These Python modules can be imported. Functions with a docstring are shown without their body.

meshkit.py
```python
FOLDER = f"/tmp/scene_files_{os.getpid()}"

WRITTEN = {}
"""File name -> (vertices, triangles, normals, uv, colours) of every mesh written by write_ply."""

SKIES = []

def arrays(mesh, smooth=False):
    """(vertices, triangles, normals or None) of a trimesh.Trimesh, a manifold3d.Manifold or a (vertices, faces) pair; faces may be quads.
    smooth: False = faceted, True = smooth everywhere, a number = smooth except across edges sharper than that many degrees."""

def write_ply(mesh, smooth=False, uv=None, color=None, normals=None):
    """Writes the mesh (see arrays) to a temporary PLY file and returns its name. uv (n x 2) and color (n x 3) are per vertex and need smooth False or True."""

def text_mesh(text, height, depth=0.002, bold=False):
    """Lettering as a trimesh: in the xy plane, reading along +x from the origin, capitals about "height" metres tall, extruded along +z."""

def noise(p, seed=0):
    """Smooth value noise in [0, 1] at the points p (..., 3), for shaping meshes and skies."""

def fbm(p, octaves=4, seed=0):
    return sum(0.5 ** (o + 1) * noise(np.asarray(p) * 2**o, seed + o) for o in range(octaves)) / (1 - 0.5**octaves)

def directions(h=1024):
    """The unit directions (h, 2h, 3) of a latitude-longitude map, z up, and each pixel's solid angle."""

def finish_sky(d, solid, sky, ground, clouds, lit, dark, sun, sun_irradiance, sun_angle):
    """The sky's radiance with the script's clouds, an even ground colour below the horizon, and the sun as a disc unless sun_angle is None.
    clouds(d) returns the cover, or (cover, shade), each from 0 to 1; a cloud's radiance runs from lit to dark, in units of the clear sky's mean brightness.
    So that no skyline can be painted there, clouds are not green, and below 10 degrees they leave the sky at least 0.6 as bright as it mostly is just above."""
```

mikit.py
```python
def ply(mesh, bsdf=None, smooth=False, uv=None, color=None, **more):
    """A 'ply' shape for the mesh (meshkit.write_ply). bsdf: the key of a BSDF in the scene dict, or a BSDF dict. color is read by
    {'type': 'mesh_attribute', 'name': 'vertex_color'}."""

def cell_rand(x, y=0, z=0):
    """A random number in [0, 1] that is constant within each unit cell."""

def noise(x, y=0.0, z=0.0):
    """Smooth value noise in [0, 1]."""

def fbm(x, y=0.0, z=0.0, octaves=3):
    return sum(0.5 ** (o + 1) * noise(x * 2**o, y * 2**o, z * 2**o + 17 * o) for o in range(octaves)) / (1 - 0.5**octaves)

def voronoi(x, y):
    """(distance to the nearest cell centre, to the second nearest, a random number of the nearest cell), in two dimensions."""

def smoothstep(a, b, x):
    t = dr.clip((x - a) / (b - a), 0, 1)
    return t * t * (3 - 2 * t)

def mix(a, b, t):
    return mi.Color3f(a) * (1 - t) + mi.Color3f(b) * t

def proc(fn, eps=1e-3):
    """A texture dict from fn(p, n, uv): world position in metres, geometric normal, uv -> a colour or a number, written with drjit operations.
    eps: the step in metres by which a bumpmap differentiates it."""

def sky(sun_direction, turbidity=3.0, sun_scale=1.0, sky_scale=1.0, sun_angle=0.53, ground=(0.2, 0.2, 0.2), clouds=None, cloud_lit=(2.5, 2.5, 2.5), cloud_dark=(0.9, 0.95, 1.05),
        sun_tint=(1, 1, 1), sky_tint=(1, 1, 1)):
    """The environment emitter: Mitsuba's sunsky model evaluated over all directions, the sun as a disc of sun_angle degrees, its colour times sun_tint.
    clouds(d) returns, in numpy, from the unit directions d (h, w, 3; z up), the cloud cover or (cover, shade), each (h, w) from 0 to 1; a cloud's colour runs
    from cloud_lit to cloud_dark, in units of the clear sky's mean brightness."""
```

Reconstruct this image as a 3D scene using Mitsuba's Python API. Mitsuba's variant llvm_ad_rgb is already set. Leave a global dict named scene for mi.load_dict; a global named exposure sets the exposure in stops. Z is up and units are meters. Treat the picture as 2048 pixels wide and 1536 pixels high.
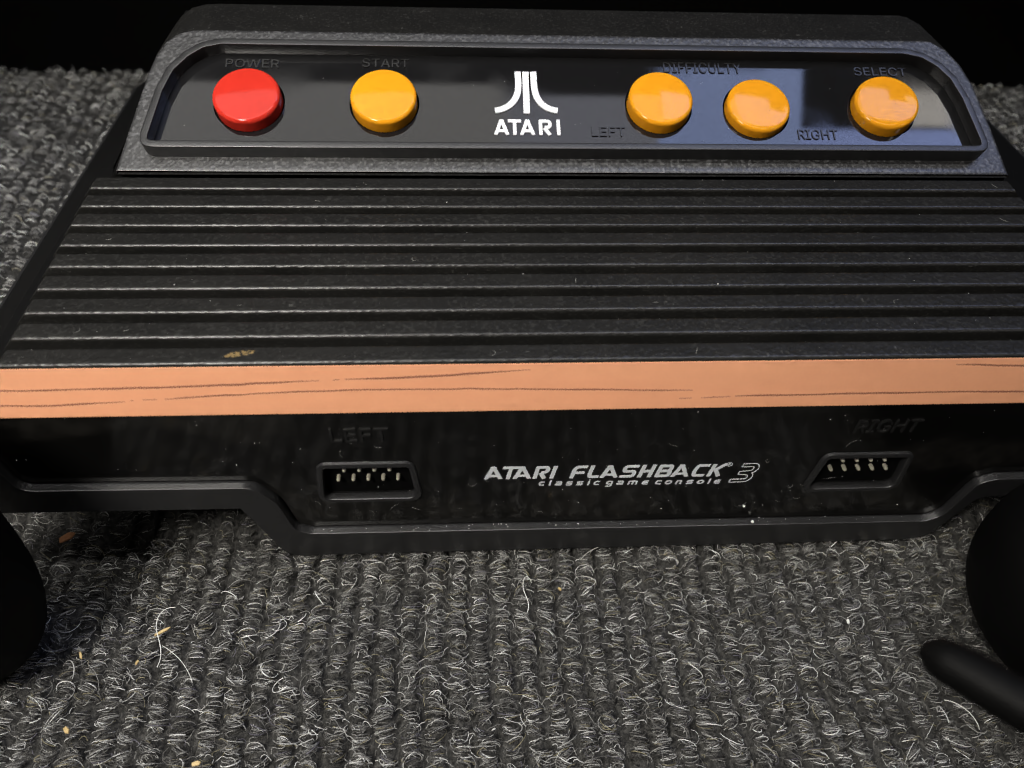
import math, random
import numpy as np, trimesh, drjit as dr, mitsuba as mi
import mikit, meshkit
from shapely.geometry import Polygon, LineString, Point, MultiPolygon
from shapely.ops import unary_union
from shapely import affinity
import manifold3d as m3

T = mi.ScalarTransform4f
scene, labels = {}, {}
rng = np.random.default_rng(7)
MM, ZC = 0.001, 24.0                      # everything below is measured in mm; the carpet's top lies at z = -ZC

# ------------------------------------------------------------------ camera, light, exposure
exposure = 0.0
CAM = np.array([-28.94, -84.51, 116.61 + ZC]) * MM
FWD = np.array([0.06119112, 0.68048983, -0.73019808])
UPV = np.array([0.01295367, 0.73096596, 0.68229097])
scene['camera'] = {'type': 'thinlens', 'fov': 68.259, 'fov_axis': 'x', 'aperture_radius': 0.0007, 'focus_distance': 0.150,
                   'near_clip': 0.005, 'far_clip': 20.0,
                   'to_world': T().look_at(origin=CAM.tolist(), target=(CAM + FWD).tolist(), up=UPV.tolist())}


def lamp(key, centre, towards, w, h, rgb, label, cat):
    """a flat unseen light of w x h metres whose face looks at a point"""
    n = np.array(towards, float) - centre
    up = [0, 1, 0] if abs(n[2]) > 0.8 * np.linalg.norm(n) else [0, 0, 1]
    scene[key] = {'type': 'rectangle', 'to_world': T().look_at(origin=list(centre), target=list(towards), up=up) @ T().scale([w / 2, h / 2, 1]),
                  'bsdf': {'type': 'diffuse', 'reflectance': {'type': 'rgb', 'value': [0.6, 0.6, 0.6]}},
                  'emitter': {'type': 'area', 'radiance': {'type': 'rgb', 'value': rgb}}}
    labels[key] = {'label': label, 'category': cat}


def ceiling(key, x0, x1, y0, y1, rgb, label, z=2.2):  # unseen emitters overhead, standing in for a lit ceiling and its surroundings
    lamp(key, [(x0 + x1) / 2, (y0 + y1) / 2, z], [(x0 + x1) / 2, (y0 + y1) / 2, 0], x1 - x0, y1 - y0, rgb, label, 'unseen light')


ceiling('unseen_overhead_light', -1.3, 0.10, -0.15, 0.70, [1.80, 1.75, 1.68], 'unseen wide neutral light panel overhead, standing in for a lit ceiling')  # out of view; gives the grey reflection in the glossy panel
ceiling('unseen_overhead_light_001', 0.10, 0.56, -0.15, 0.67, [1.75, 1.78, 2.05], 'unseen narrow cool light panel overhead, beside the wide neutral one')
ceiling('unseen_overhead_light_002', 0.56, 1.00, 0.25, 0.76, [2.3, 2.9, 5.0], 'unseen tall blue light panel overhead, for the reflection in the button panel')  # out of view; sized for the blue reflection in the glossy panel
ceiling('unseen_overhead_light_003', 1.00, 2.0, 0.25, 0.58, [2.4, 3.0, 5.6], 'unseen blue light panel overhead on the far right, for the same reflection')  # out of view; carries the blue reflection on to the right
ceiling('unseen_overhead_light_004', 1.22, 1.62, 0.59, 0.70, [4.6, 4.3, 3.9], 'unseen small beige light panel overhead, behind the far right blue one')  # out of view; placed for the beige patch in the reflection
READ, AIM = np.array([-0.20, -0.20, 0.40]), np.array([-0.085, -0.02, 0.02])
lamp('unseen_left_lamp', READ, AIM, 0.092, 0.092, [96, 91, 83.5], 'unseen hooded lamp on the left, lighting the left carpet and wood strip', 'lamp')  # out of view; kind and place chosen to brighten the left side
lamp('unseen_right_lamp', [1.25, -0.90, 1.02], [0, 0, 0.03], 0.30, 0.16, [10, 9.5, 9], 'unseen small lamp at the right, for highlights on the buttons', 'lamp')  # out of view; placed for highlights on the right of the buttons
lamp('unseen_tube_lamp', [-0.25, -0.19, 2.1], [-0.25, -0.16, 0.03], 2.4, 0.10, [25, 24.3, 23.3], 'unseen long tube lamp overhead, lighting the rib edges and panel face', 'lamp')  # out of view; placed to brighten rib edges and the tilted face

# ------------------------------------------------------------------ materials
def rgb(*v): return {'type': 'rgb', 'value': list(v)}
def two(b): return {'type': 'twosided', 'bsdf': b}
def bump(tex, scale, b): return {'type': 'bumpmap', 'arbitrary': tex, 'scale': scale, 'bsdf': b}
N, F = mikit.noise, mikit.fbm


def grain(p, n, uv):
    x, y, z = p.x * 3400, p.y * 3400, p.z * 3400
    a = N(x + 0.6 * z, y - 0.4 * x, z)
    return a * a * 1.3 + 0.5 * N(x * 2.3, y * 2.3, z * 2.3 + 9)


def fine_grain(p, n, uv):
    return N(p.x * 5200, p.y * 5200, p.z * 5200) + 0.4 * F(p.x * 900, p.y * 900, p.z * 900)


def smeared_glint_black(p, n, uv):
    d = F(p.x * 130, p.y * 160, p.z * 150, octaves=4)
    sp = mikit.smoothstep(0.86, 0.95, N(p.x * 1900, p.y * 1900, p.z * 1900)) * mikit.smoothstep(0.4, 0.62, d)
    c = mikit.mix((0.007, 0.007, 0.0066), (0.014, 0.0135, 0.0125), d)
    # a dried ochre smear on the foremost rib
    u, v = (p.x * 1000 + 65.3) / 3.1, (p.y * 1000 - 4.35 - (p.x * 1000 + 65.3) * 0.17) / 0.75
    r = u * u + v * v + 1.1 * (F(p.x * 1500, p.y * 1500, 3.0, octaves=4) - 0.5)
    smear = mikit.smoothstep(0.85, 0.35, r) * mikit.smoothstep(0.30, 0.55, N(p.x * 3800, p.y * 3800, 5.0))
    c = mikit.mix(c, (0.21, 0.145, 0.06), 0.8 * smear)
    tip_glint = mikit.smoothstep(0.55, 0.86, N(p.x * 2300, p.y * 2300, p.z * 2300))  # sparkle of the rib grain put into the colour
    c = mikit.mix(c, (0.036, 0.036, 0.034), 0.35 * tip_glint)
    return mikit.mix(c, (0.30, 0.30, 0.28), 0.12 * sp)


def grain_glints(p, n, uv):
    t = mikit.smoothstep(0.5, 0.82, N(p.x * 2100, p.y * 2100, p.z * 2100)) * (0.4 + 0.8 * F(p.x * 250, p.y * 250, p.z * 250))  # glints of the grain painted as pale specks
    return mikit.mix((0.015, 0.015, 0.0154), (0.068, 0.068, 0.07), t)  # coloured lighter than the rib plastic to stand in for light


def gloss_rough(p, n, uv):
    return 0.025 + 0.06 * mikit.smoothstep(0.45, 0.75, F(p.x * 60, p.y * 60, p.z * 60, octaves=4))


def front_dust(p, n, uv):
    d = F(p.x * 45, p.y * 45, p.z * 70, octaves=4)
    sm = mikit.smoothstep(0.5, 0.72, d) * F(p.x * 420, p.y * 400, p.z * 300, octaves=3)
    return mikit.mix((0.0035, 0.0034, 0.0032), (0.030, 0.028, 0.025), sm * 0.45)


def rough_var(p, n, uv):
    return 0.42 + 0.2 * F(p.x * 300, p.y * 300, p.z * 300)


scene['textured_plastic'] = two({'type': 'principled', 'base_color': mikit.proc(smeared_glint_black), 'roughness': 0.36, 'specular': 0.46})
scene['lightened_grain_plastic'] = two({'type': 'principled', 'base_color': mikit.proc(grain_glints), 'roughness': 0.41, 'specular': 0.85})
scene['satin_plastic'] = two(bump(mikit.proc(fine_grain, 5e-5), 0.000012, {'type': 'principled', 'base_color': rgb(0.012, 0.012, 0.0126), 'roughness': 0.36, 'specular': 0.65}))
scene['matte_plastic'] = two(bump(mikit.proc(fine_grain, 5e-5), 0.00002, {'type': 'principled', 'base_color': rgb(0.004, 0.004, 0.004), 'roughness': 0.48, 'specular': 0.10}))
scene['gloss_plastic'] = two({'type': 'principled', 'base_color': rgb(0.008, 0.008, 0.0085), 'roughness': mikit.proc(gloss_rough), 'specular': 0.5})
scene['front_plastic'] = two({'type': 'principled', 'base_color': mikit.proc(front_dust), 'roughness': 0.11, 'specular': 0.4})
scene['dark_void'] = two({'type': 'diffuse', 'reflectance': rgb(0.004, 0.004, 0.004)})
scene['letter_plastic'] = two({'type': 'principled', 'base_color': rgb(0.012, 0.012, 0.012), 'roughness': 0.26, 'specular': 0.55})
scene['front_letter'] = two({'type': 'principled', 'base_color': rgb(0.009, 0.009, 0.009), 'roughness': 0.3, 'specular': 0.45})
scene['white_paint'] = two({'type': 'principled', 'base_color': rgb(0.82, 0.84, 0.85), 'roughness': 0.4, 'specular': 0.4})
scene['grey_print'] = two({'type': 'diffuse', 'reflectance': rgb(0.66, 0.69, 0.71)})
scene['pin_metal'] = two({'type': 'principled', 'base_color': rgb(0.30, 0.285, 0.225), 'roughness': 0.4, 'metallic': 0.2})
for key, col in (('red_button', (0.54, 0.03, 0.018)), ('orange_button', (0.76, 0.305, 0.012))):
    scene[key] = two({'type': 'principled', 'base_color': rgb(*col), 'roughness': 0.07, 'specular': 0.27})

# printed wood grain: (x, s) polylines on the strip, s measured up its face, and half widths
GRAIN = [([(-125, 5.0), (-103, 5.17), (-87.2, 5.33), (-71, 5.62), (-58.7, 6.12), (-52.7, 6.38)], .14), ([(-50.6, 6.44), (-49.4, 6.5)], .05), ([(-48.6, 6.5), (-39.7, 6.65), (-27.4, 7.3), (-23.3, 7.61), (-18.3, 7.86)], .15),
         ([(-125, 2.6), (-103.8, 2.48), (-95.8, 2.41), (-84.2, 2.94)], .12), ([(-83.3, 3.12), (-82.7, 3.13)], .08), ([(-81.3, 3.24), (-79.1, 3.3)], .08), ([(-77.8, 3.34), (-68.6, 3.86), (-57.6, 4.32), (-47.9, 4.55), (-27.4, 4.49), (-14.9, 4.19), (0, 3.85), (9.4, 3.62)], .10),
         ([(7.3, 2.07), (9.4, 2.11)], .06), ([(11.1, 2.21), (16.1, 2.33)], .10), ([(16.9, 2.42), (32.7, 2.53), (55, 2.65), (68.5, 2.48), (90, 2.3), (125, 2.6)], .12), ([(54.6, 7.9), (58, 7.82), (62.5, 7.59), (75, 7.4), (100, 7.6)], .17), ([(88, 4.9), (97, 5.3), (120, 5.1)], .12)]
WB, WT = np.array([-1.0, 20.1]), np.array([2.09, 28.61])
WD = (WT - WB) / np.linalg.norm(WT - WB)


def wood(p, n, uv):
    x = p.x * 1000
    s = (p.y * 1000 - WB[0]) * WD[0] + (p.z * 1000 - ZC - WB[1]) * WD[1]
    s = s + 0.10 * (N(x * 0.35, 1.0, 0.0) - 0.5) + 0.02 * (N(x * 1.6, 4.0, 0.0) - 0.5)
    ink = mi.Float(0)
    for pts, hw in GRAIN:
        x0, x1 = pts[0][0], pts[-1][0]
        for (xa, ya), (xb, yb) in zip(pts[:-1], pts[1:]):
            c = ya + (yb - ya) * (x - xa) / (xb - xa)
            w = 0.85 * hw * (0.55 + 0.75 * N(x * 0.22, ya, 0.0)) * mikit.smoothstep(x0 - 0.1, x0 + 3.5 * hw / 0.1, x) * mikit.smoothstep(x1 + 0.1, x1 - 6 * hw / 0.1, x) + 0.03
            ink = dr.maximum(ink, dr.select((x >= xa) & (x < xb), mikit.smoothstep(w + 0.13, w - 0.08, dr.abs(s - c)), 0))
    base = mikit.mix((0.62, 0.292, 0.16), (0.59, 0.272, 0.15), F(x * 0.05, s * 0.4, 0.0))
    base = base * (0.98 + 0.04 * F(x * 3, s * 3, 1.0))
    return mikit.mix(base, (0.13, 0.045, 0.035), 0.8 * ink)


scene['wood_print'] = two({'type': 'principled', 'base_color': mikit.proc(wood), 'roughness': 0.38, 'specular': 0.4})
scene['fibre'] = two({'type': 'principled', 'base_color': {'type': 'mesh_attribute', 'name': 'vertex_color'}, 'roughness': 0.45, 'specular': 0.35})
scene['carpet_backing'] = two({'type': 'diffuse', 'reflectance': mikit.proc(lambda p, n, uv: mikit.mix((0.012, 0.012, 0.0117), (0.10, 0.098, 0.092), dr.square(F(p.x * 1500, p.y * 1500, p.z * 1500))))})
scene['cabinet_black'] = two({'type': 'principled', 'base_color': rgb(0.0025, 0.0025, 0.0025), 'roughness': 0.5, 'specular': 0.06})
scene['controller_black'] = two(bump(mikit.proc(fine_grain, 5e-5), 0.00001, {'type': 'principled', 'base_color': rgb(0.0025, 0.0025, 0.0025), 'roughness': 0.55, 'specular': 0.07}))
scene['straw'] = two({'type': 'principled', 'base_color': rgb(0.42, 0.31, 0.14), 'roughness': 0.6})
scene['rust_scrap'] = two({'type': 'principled', 'base_color': rgb(0.36, 0.16, 0.07), 'roughness': 0.7})
scene['dust_white'] = two({'type': 'diffuse', 'reflectance': rgb(0.7, 0.7, 0.66)})
scene['lint_grey'] = two({'type': 'diffuse', 'reflectance': rgb(0.40, 0.40, 0.37)})

# ------------------------------------------------------------------ mesh helpers (mm in, metres out)
def put(key, mesh, bsdf, smooth=30, label=None, cat=None, group=None, kind=None, color=None):
    k, i = key, 0
    while k in scene:
        i += 1
        k = f'{key}_{i:03d}'
    if isinstance(mesh, (list, tuple)) and len(mesh) and isinstance(mesh[0], trimesh.Trimesh):
        mesh = trimesh.util.concatenate(list(mesh))
    if isinstance(mesh, trimesh.Trimesh):
        mesh = trimesh.Trimesh((np.asarray(mesh.vertices) + [0, 0, ZC]) * MM, mesh.faces, process=False)
    else:
        mesh = ((np.asarray(mesh[0]) + [0, 0, ZC]) * MM, mesh[1])
    scene[k] = mikit.ply(mesh, bsdf, smooth=smooth, color=color)
    tag(k, label, cat, group, kind)
    return k


def tag(k, label=None, cat=None, group=None, kind=None):
    d = {a: b for a, b in (('label', label), ('category', cat), ('group', group), ('kind', kind)) if b}
    if d:
        labels[k] = d


def miter(o):
    """outward unit offsets of a closed counter-clockwise outline"""
    o = np.asarray(o, float)
    a, b = o - np.roll(o, 1, 0), np.roll(o, -1, 0) - o
    na, nb = (np.stack([v[:, 1], -v[:, 0]], 1) / np.linalg.norm(v, axis=1, keepdims=True) for v in (a, b))
    m = na + nb
    m /= np.linalg.norm(m, axis=1, keepdims=True)
    return m / np.maximum((m * na).sum(1, keepdims=True), 0.45)


def ccw(o):
    o = np.asarray(o, float)
    return o if Polygon(o).exterior.is_ccw else o[::-1]


def rounded(pts, r, seg=7):
    """the outline with each corner replaced by an arc of radius r (one or one per corner)"""
    pts = ccw(pts)
    n, out = len(pts), []
    r = np.broadcast_to(r, n)
    for i in range(n):
        p, a, b = pts[i], pts[i - 1], pts[(i + 1) % n]
        u, v = (a - p) / np.linalg.norm(a - p), (b - p) / np.linalg.norm(b - p)
        ang = math.acos(np.clip(u @ v, -1, 1))
        if r[i] <= 0 or ang > 3.1:
            out.append(p)
            continue
        d = min(r[i] / math.tan(ang / 2), 0.49 * np.linalg.norm(a - p), 0.49 * np.linalg.norm(b - p))
        A, B = p + u * d, p + v * d
        for t in np.linspace(0, 1, seg):                        # quadratic curve close to the arc
            out.append((1 - t) ** 2 * A + 2 * t * (1 - t) * p + t * t * B)
    return np.array(out)


def prism(outline, levels, frame=None, cap0=True, cap1=True):
    """solid of an outline: levels = [(offset, height)...] from bottom to top; frame maps (u, v, h) to 3D"""
    o = ccw(outline)
    m, n = miter(o), len(o)
    V = np.vstack([np.hstack([o + m * off, np.full((n, 1), h)]) for off, h in levels])
    Fs, i, j = [], np.arange(n), (np.arange(n) + 1) % n
    for k in range(len(levels) - 1):
        a, b = k * n, (k + 1) * n
        Fs += [np.stack([a + i, a + j, b + j], 1), np.stack([a + i, b + j, b + i], 1)]
    for cap, k in ((cap0, 0), (cap1, len(levels) - 1)):
        if cap:
            ring = V[k * n:(k + 1) * n, :2]
            v, f = trimesh.creation.triangulate_polygon(Polygon(ring), engine='earcut')
            idx = np.array([np.argmin(((ring - q) ** 2).sum(1)) for q in v])
            f = idx[f] + k * n
            tri = V[f]
            up = np.cross(tri[:, 1] - tri[:, 0], tri[:, 2] - tri[:, 0])[:, 2] > 0
            f[up == (k == 0)] = f[up == (k == 0)][:, ::-1]
            Fs.append(f)
    if frame is not None:
        V = frame(V)
    return trimesh.Trimesh(V, np.vstack(Fs), process=False)


def ring_loft(outline, profile, frame=None):
    """a closed rim: profile = closed loop of (offset, height) carried round the outline"""
    o = ccw(outline)
    m, n, K = miter(o), len(o), len(profile)
    V = np.vstack([np.hstack([o + m * off, np.full((n, 1), h)]) for off, h in profile])
    i, j = np.arange(n), (np.arange(n) + 1) % n
    Fs = []
    for k in range(K):
        a, b = k * n, ((k + 1) % K) * n
        Fs += [np.stack([a + i, a + j, b + j], 1), np.stack([a + i, b + j, b + i], 1)]
    mesh = trimesh.Trimesh(frame(V) if frame is not None else V, np.vstack(Fs), process=False)
    if mesh.volume < 0:
        mesh.invert()
    return mesh


def strip(profile, x0, x1, skew=0.0):
    """a bar along x whose (y, z) section is profile; skew: the ends lean outward by skew mm per mm of depth below the top"""
    p = ccw(profile)
    top, n = p[:, 1].max(), len(p)
    d = (top - p[:, 1]) * skew
    V = np.vstack([np.column_stack([x0 - d, p]), np.column_stack([x1 + d, p])])
    i, j = np.arange(n), (np.arange(n) + 1) % n
    f = [np.stack([i, j, j + n], 1), np.stack([i, j + n, i + n], 1)]
    v2, t = trimesh.creation.triangulate_polygon(Polygon(p), engine='earcut')
    t = np.array([np.argmin(((p - q) ** 2).sum(1)) for q in v2])[t]
    f += [t, t[:, ::-1] + n]
    m = trimesh.Trimesh(V, np.vstack(f), process=False)
    m.fix_normals()
    return m


def grain_height(p, seed, amp=0.08):
    a, b = meshkit.noise(p / 0.52, seed), meshkit.noise(p / 0.36 + 7.3, seed + 1)
    return amp * (np.clip(a - 0.42, 0, 1) * 1.5 + np.clip(b - 0.45, 0, 1) * 0.9 - 0.2)


def grained_bar(p, x0, x1, skew, seed):
    """a bar along x with an open (y, z) section p and the moulded grain of textured plastic on it; end caps added"""
    n, m = len(p), 780
    t = np.gradient(p, axis=0)
    nr = np.stack([-t[:, 1], t[:, 0]], 1)
    nr /= np.linalg.norm(nr, axis=1, keepdims=True)
    d = (p[:, 1].max() - p[:, 1]) * skew
    u = np.linspace(0, 1, m)
    X = (x0 - d)[None] + u[:, None] * ((x1 - x0) + 2 * d)[None]
    Q = np.stack([X, np.broadcast_to(p[:, 0], X.shape), np.broadcast_to(p[:, 1], X.shape)], -1)
    h = grain_height(Q, seed) * np.clip((p[:, 1] - p[:, 1].max() + 0.9) / 0.4, 0, 1)
    Q[..., 1] += h * nr[:, 0]
    Q[..., 2] += h * nr[:, 1]
    i = np.arange(m * n).reshape(m, n)
    q = np.stack([i[:-1, :-1], i[1:, :-1], i[1:, 1:], i[:-1, 1:]], -1).reshape(-1, 4)
    V, f = Q.reshape(-1, 3), np.vstack([q[:, [0, 1, 2]], q[:, [0, 2, 3]]])
    caps, capf, at = [], [], len(V)
    for e in (0, -1):
        ring = Q[e]
        v2, tr = trimesh.creation.triangulate_polygon(Polygon(ring[:, 1:]), engine='earcut')
        tr = np.array([np.argmin(((ring[:, 1:] - q_) ** 2).sum(1)) for q_ in v2])[tr]
        caps.append(ring); capf.append(tr + at); at += n
    return trimesh.Trimesh(np.vstack([V] + caps), np.vstack([f] + capf), process=False)


def lathe(profile, centre=(0, 0), seg=72, frame=None):
    p = np.asarray(profile, float)
    a = np.arange(seg) * 2 * np.pi / seg
    V = np.concatenate([np.stack([centre[0] + r * np.cos(a), centre[1] + r * np.sin(a), np.full(seg, h)], 1) for r, h in p])
    i, j = np.arange(seg), (np.arange(seg) + 1) % seg
    f = [q for k in range(len(p) - 1) for q in (np.stack([k * seg + i, k * seg + j, (k + 1) * seg + j], 1), np.stack([k * seg + i, (k + 1) * seg + j, (k + 1) * seg + i], 1))]
    return trimesh.Trimesh(frame(V) if frame is not None else V, np.vstack(f), process=False)


def tubes(P, R, sides=3):
    """many polylines at once: P (n, k, 3), R (n,) or (n, k) -> vertices, faces"""
    n, k, _ = P.shape
    t = np.gradient(P, axis=1)
    t /= np.linalg.norm(t, axis=2, keepdims=True) + 1e-12
    ref = np.where(np.abs(t[..., 2:]) < 0.8, np.array([0, 0, 1.0]), np.array([1.0, 0, 0]))
    a = np.cross(t, ref)
    a /= np.linalg.norm(a, axis=2, keepdims=True) + 1e-12
    b = np.cross(t, a)
    ang = np.arange(sides) * 2 * np.pi / sides
    R = np.broadcast_to(R[:, None] if np.ndim(R) == 1 else R, (n, k))
    V = P[:, :, None] + R[:, :, None, None] * (np.cos(ang)[:, None] * a[:, :, None] + np.sin(ang)[:, None] * b[:, :, None])
    i, s = np.meshgrid(np.arange(k - 1), np.arange(sides), indexing='ij')
    q = np.stack([i * sides + s, i * sides + (s + 1) % sides, (i + 1) * sides + (s + 1) % sides, (i + 1) * sides + s], -1).reshape(-1, 4)
    f = np.vstack([q[:, [0, 1, 2]], q[:, [0, 2, 3]]])
    Fs = (f[None] + (np.arange(n) * k * sides)[:, None, None]).reshape(-1, 3)
    return V.reshape(-1, 3), Fs


def spline(pts, k=24):
    from scipy.interpolate import CubicSpline
    p = np.asarray(pts, float)
    t = np.r_[0, np.cumsum(np.linalg.norm(np.diff(p, axis=0), axis=1))]
    return CubicSpline(t, p)(np.linspace(0, t[-1], k))


def flat(poly, h0, h1, frame):
    """shapely polygon(s) in a plane's (u, v) as thin raised print"""
    out = []
    for g in getattr(poly, 'geoms', [poly]):
        m = trimesh.creation.extrude_polygon(g, h1 - h0, engine='earcut')
        v = np.array(m.vertices) + [0, 0, h0]
        out.append(trimesh.Trimesh(frame(v), m.faces, process=False))
    return trimesh.util.concatenate(out)


# the planes of the console
E0 = np.array([54.742, 31.839])                            # foot of the tilted control panel (y, z)
TL = math.radians(24.145)
def panel(V):                                              # (x, v up the slope, h above it)
    return np.column_stack([V[:, 0], E0[0] + V[:, 1] * math.cos(TL) - V[:, 2] * math.sin(TL), E0[1] + V[:, 1] * math.sin(TL) + V[:, 2] * math.cos(TL)])
def front(y):                                              # (x, z, out of the face) on the upright front
    return lambda V: np.column_stack([V[:, 0], y - V[:, 2], V[:, 1]])

# ------------------------------------------------------------------ setting: carpet and the dark cabinet behind
ROW = 4.5                                                   # spacing of the carpet's ribs
def row_wave(y):
    return 0.9 * np.sin(y * 0.035) + 0.5 * np.sin(y * 0.11 + 1.3) - 0.05 * y


def row_height(x, y):
    u = (x - row_wave(y)) / ROW
    return -4.2 + 2.2 * np.abs(np.cos(np.pi * u)) ** 0.8


gx, gy = np.linspace(-280, 280, 480), np.linspace(-110, 270, 210)
X, Y = np.meshgrid(gx, gy)
Zc = row_height(X, Y) - ZC + 0.9 * (meshkit.noise(np.stack([X / 1.7, Y / 1.7, X * 0], -1), 3) - 0.5)
ii = np.arange(len(gx) * len(gy)).reshape(len(gy), len(gx))
q = np.stack([ii[:-1, :-1], ii[:-1, 1:], ii[1:, 1:], ii[1:, :-1]], -1).reshape(-1, 4)
put('carpet', (np.stack([X, Y, Zc], -1).reshape(-1, 3), np.vstack([q[:, [0, 1, 2]], q[:, [0, 2, 3]]])), 'carpet_backing', smooth=True,
    label='dark grey ribbed loop carpet under the console', kind='structure')


def palette(n, r):
    """yarn colours: mostly charcoal and grey, some pale, a few straw coloured"""
    pal = np.array([[.012, .012, .012], [.035, .034, .032], [.085, .083, .078], [.17, .168, .16], [.36, .36, .345], [.62, .62, .60], [.20, .18, .115], [.11, .105, .13]])
    c = pal[r.choice(len(pal), n, p=[.15, .18, .22, .21, .13, .05, .04, .02])]
    return c * r.uniform(0.9, 1.5, (n, 1))


def loops(n, region, rad, r, segs=8, size=1.0, loose=0.17):
    """fibres arching over the ribs of the carpet: they gather in tufts whose fibres bend alike, like the loops of a yarn"""
    x0, x1, y0, y1 = region
    rows = np.arange(math.floor((x0 - 6) / ROW), math.ceil((x1 + 6) / ROW) + 1)
    row, j = (g_.ravel() for g_ in np.meshgrid(rows, np.arange(math.ceil((y1 - y0) / 1.4))))
    k = len(row)                                             # one yarn tuft per place, a little out of line
    ty = y0 + 1.4 * j + 0.7 * (row % 2) + r.normal(0, 0.24, k)
    tx = row * ROW + row_wave(ty) + r.normal(0, 0.28, k)
    tl, tyaw, tR, ta, tz = r.normal(0.35, 0.32, k), r.normal(0, 0.27, k), size * r.normal(1.3, 0.24, k).clip(0.7, 2.0), r.normal(-0.2, 0.35, k), r.normal(0, 0.3, k)
    i = r.integers(0, k, n)
    wild = r.random(n) < loose
    jit = lambda s_: r.normal(0, 1, n) * np.where(wild, 3.0, 1.0) * s_
    R = (tR[i] + jit(0.18)).clip(0.35, 2.4)
    a0 = ta[i] + jit(0.16)
    span = (2.9 + jit(0.35)).clip(0.9, 5.6)
    t = np.linspace(0, 1, segs)
    ang = a0[:, None] + span[:, None] * t
    ux, uz = np.cos(ang) * R[:, None], np.sin(ang) * R[:, None]
    lean = (tl[i] + jit(0.2))[:, None]
    yaw = (tyaw[i] + jit(0.16))[:, None]
    px, py, pz = ux, -uz * np.sin(lean), uz * np.cos(lean)
    px, py = px * np.cos(yaw) - py * np.sin(yaw), px * np.sin(yaw) + py * np.cos(yaw)
    drift = r.normal(0, 0.35, (n, 1)) * (t - 0.5)
    P = np.stack([(tx[i] + jit(0.2))[:, None] + px, (ty[i] + jit(0.28))[:, None] + py + drift, (-2.3 + tz[i] + jit(0.15))[:, None] + pz - ZC], -1)
    over = P[..., 2].max(1, keepdims=True) + ZC - (0.1 + 0.45 * r.random((n, 1)))
    P[..., 2] -= np.maximum(over, 0)
    return P, rad * r.uniform(0.7, 1.35, n)


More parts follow.
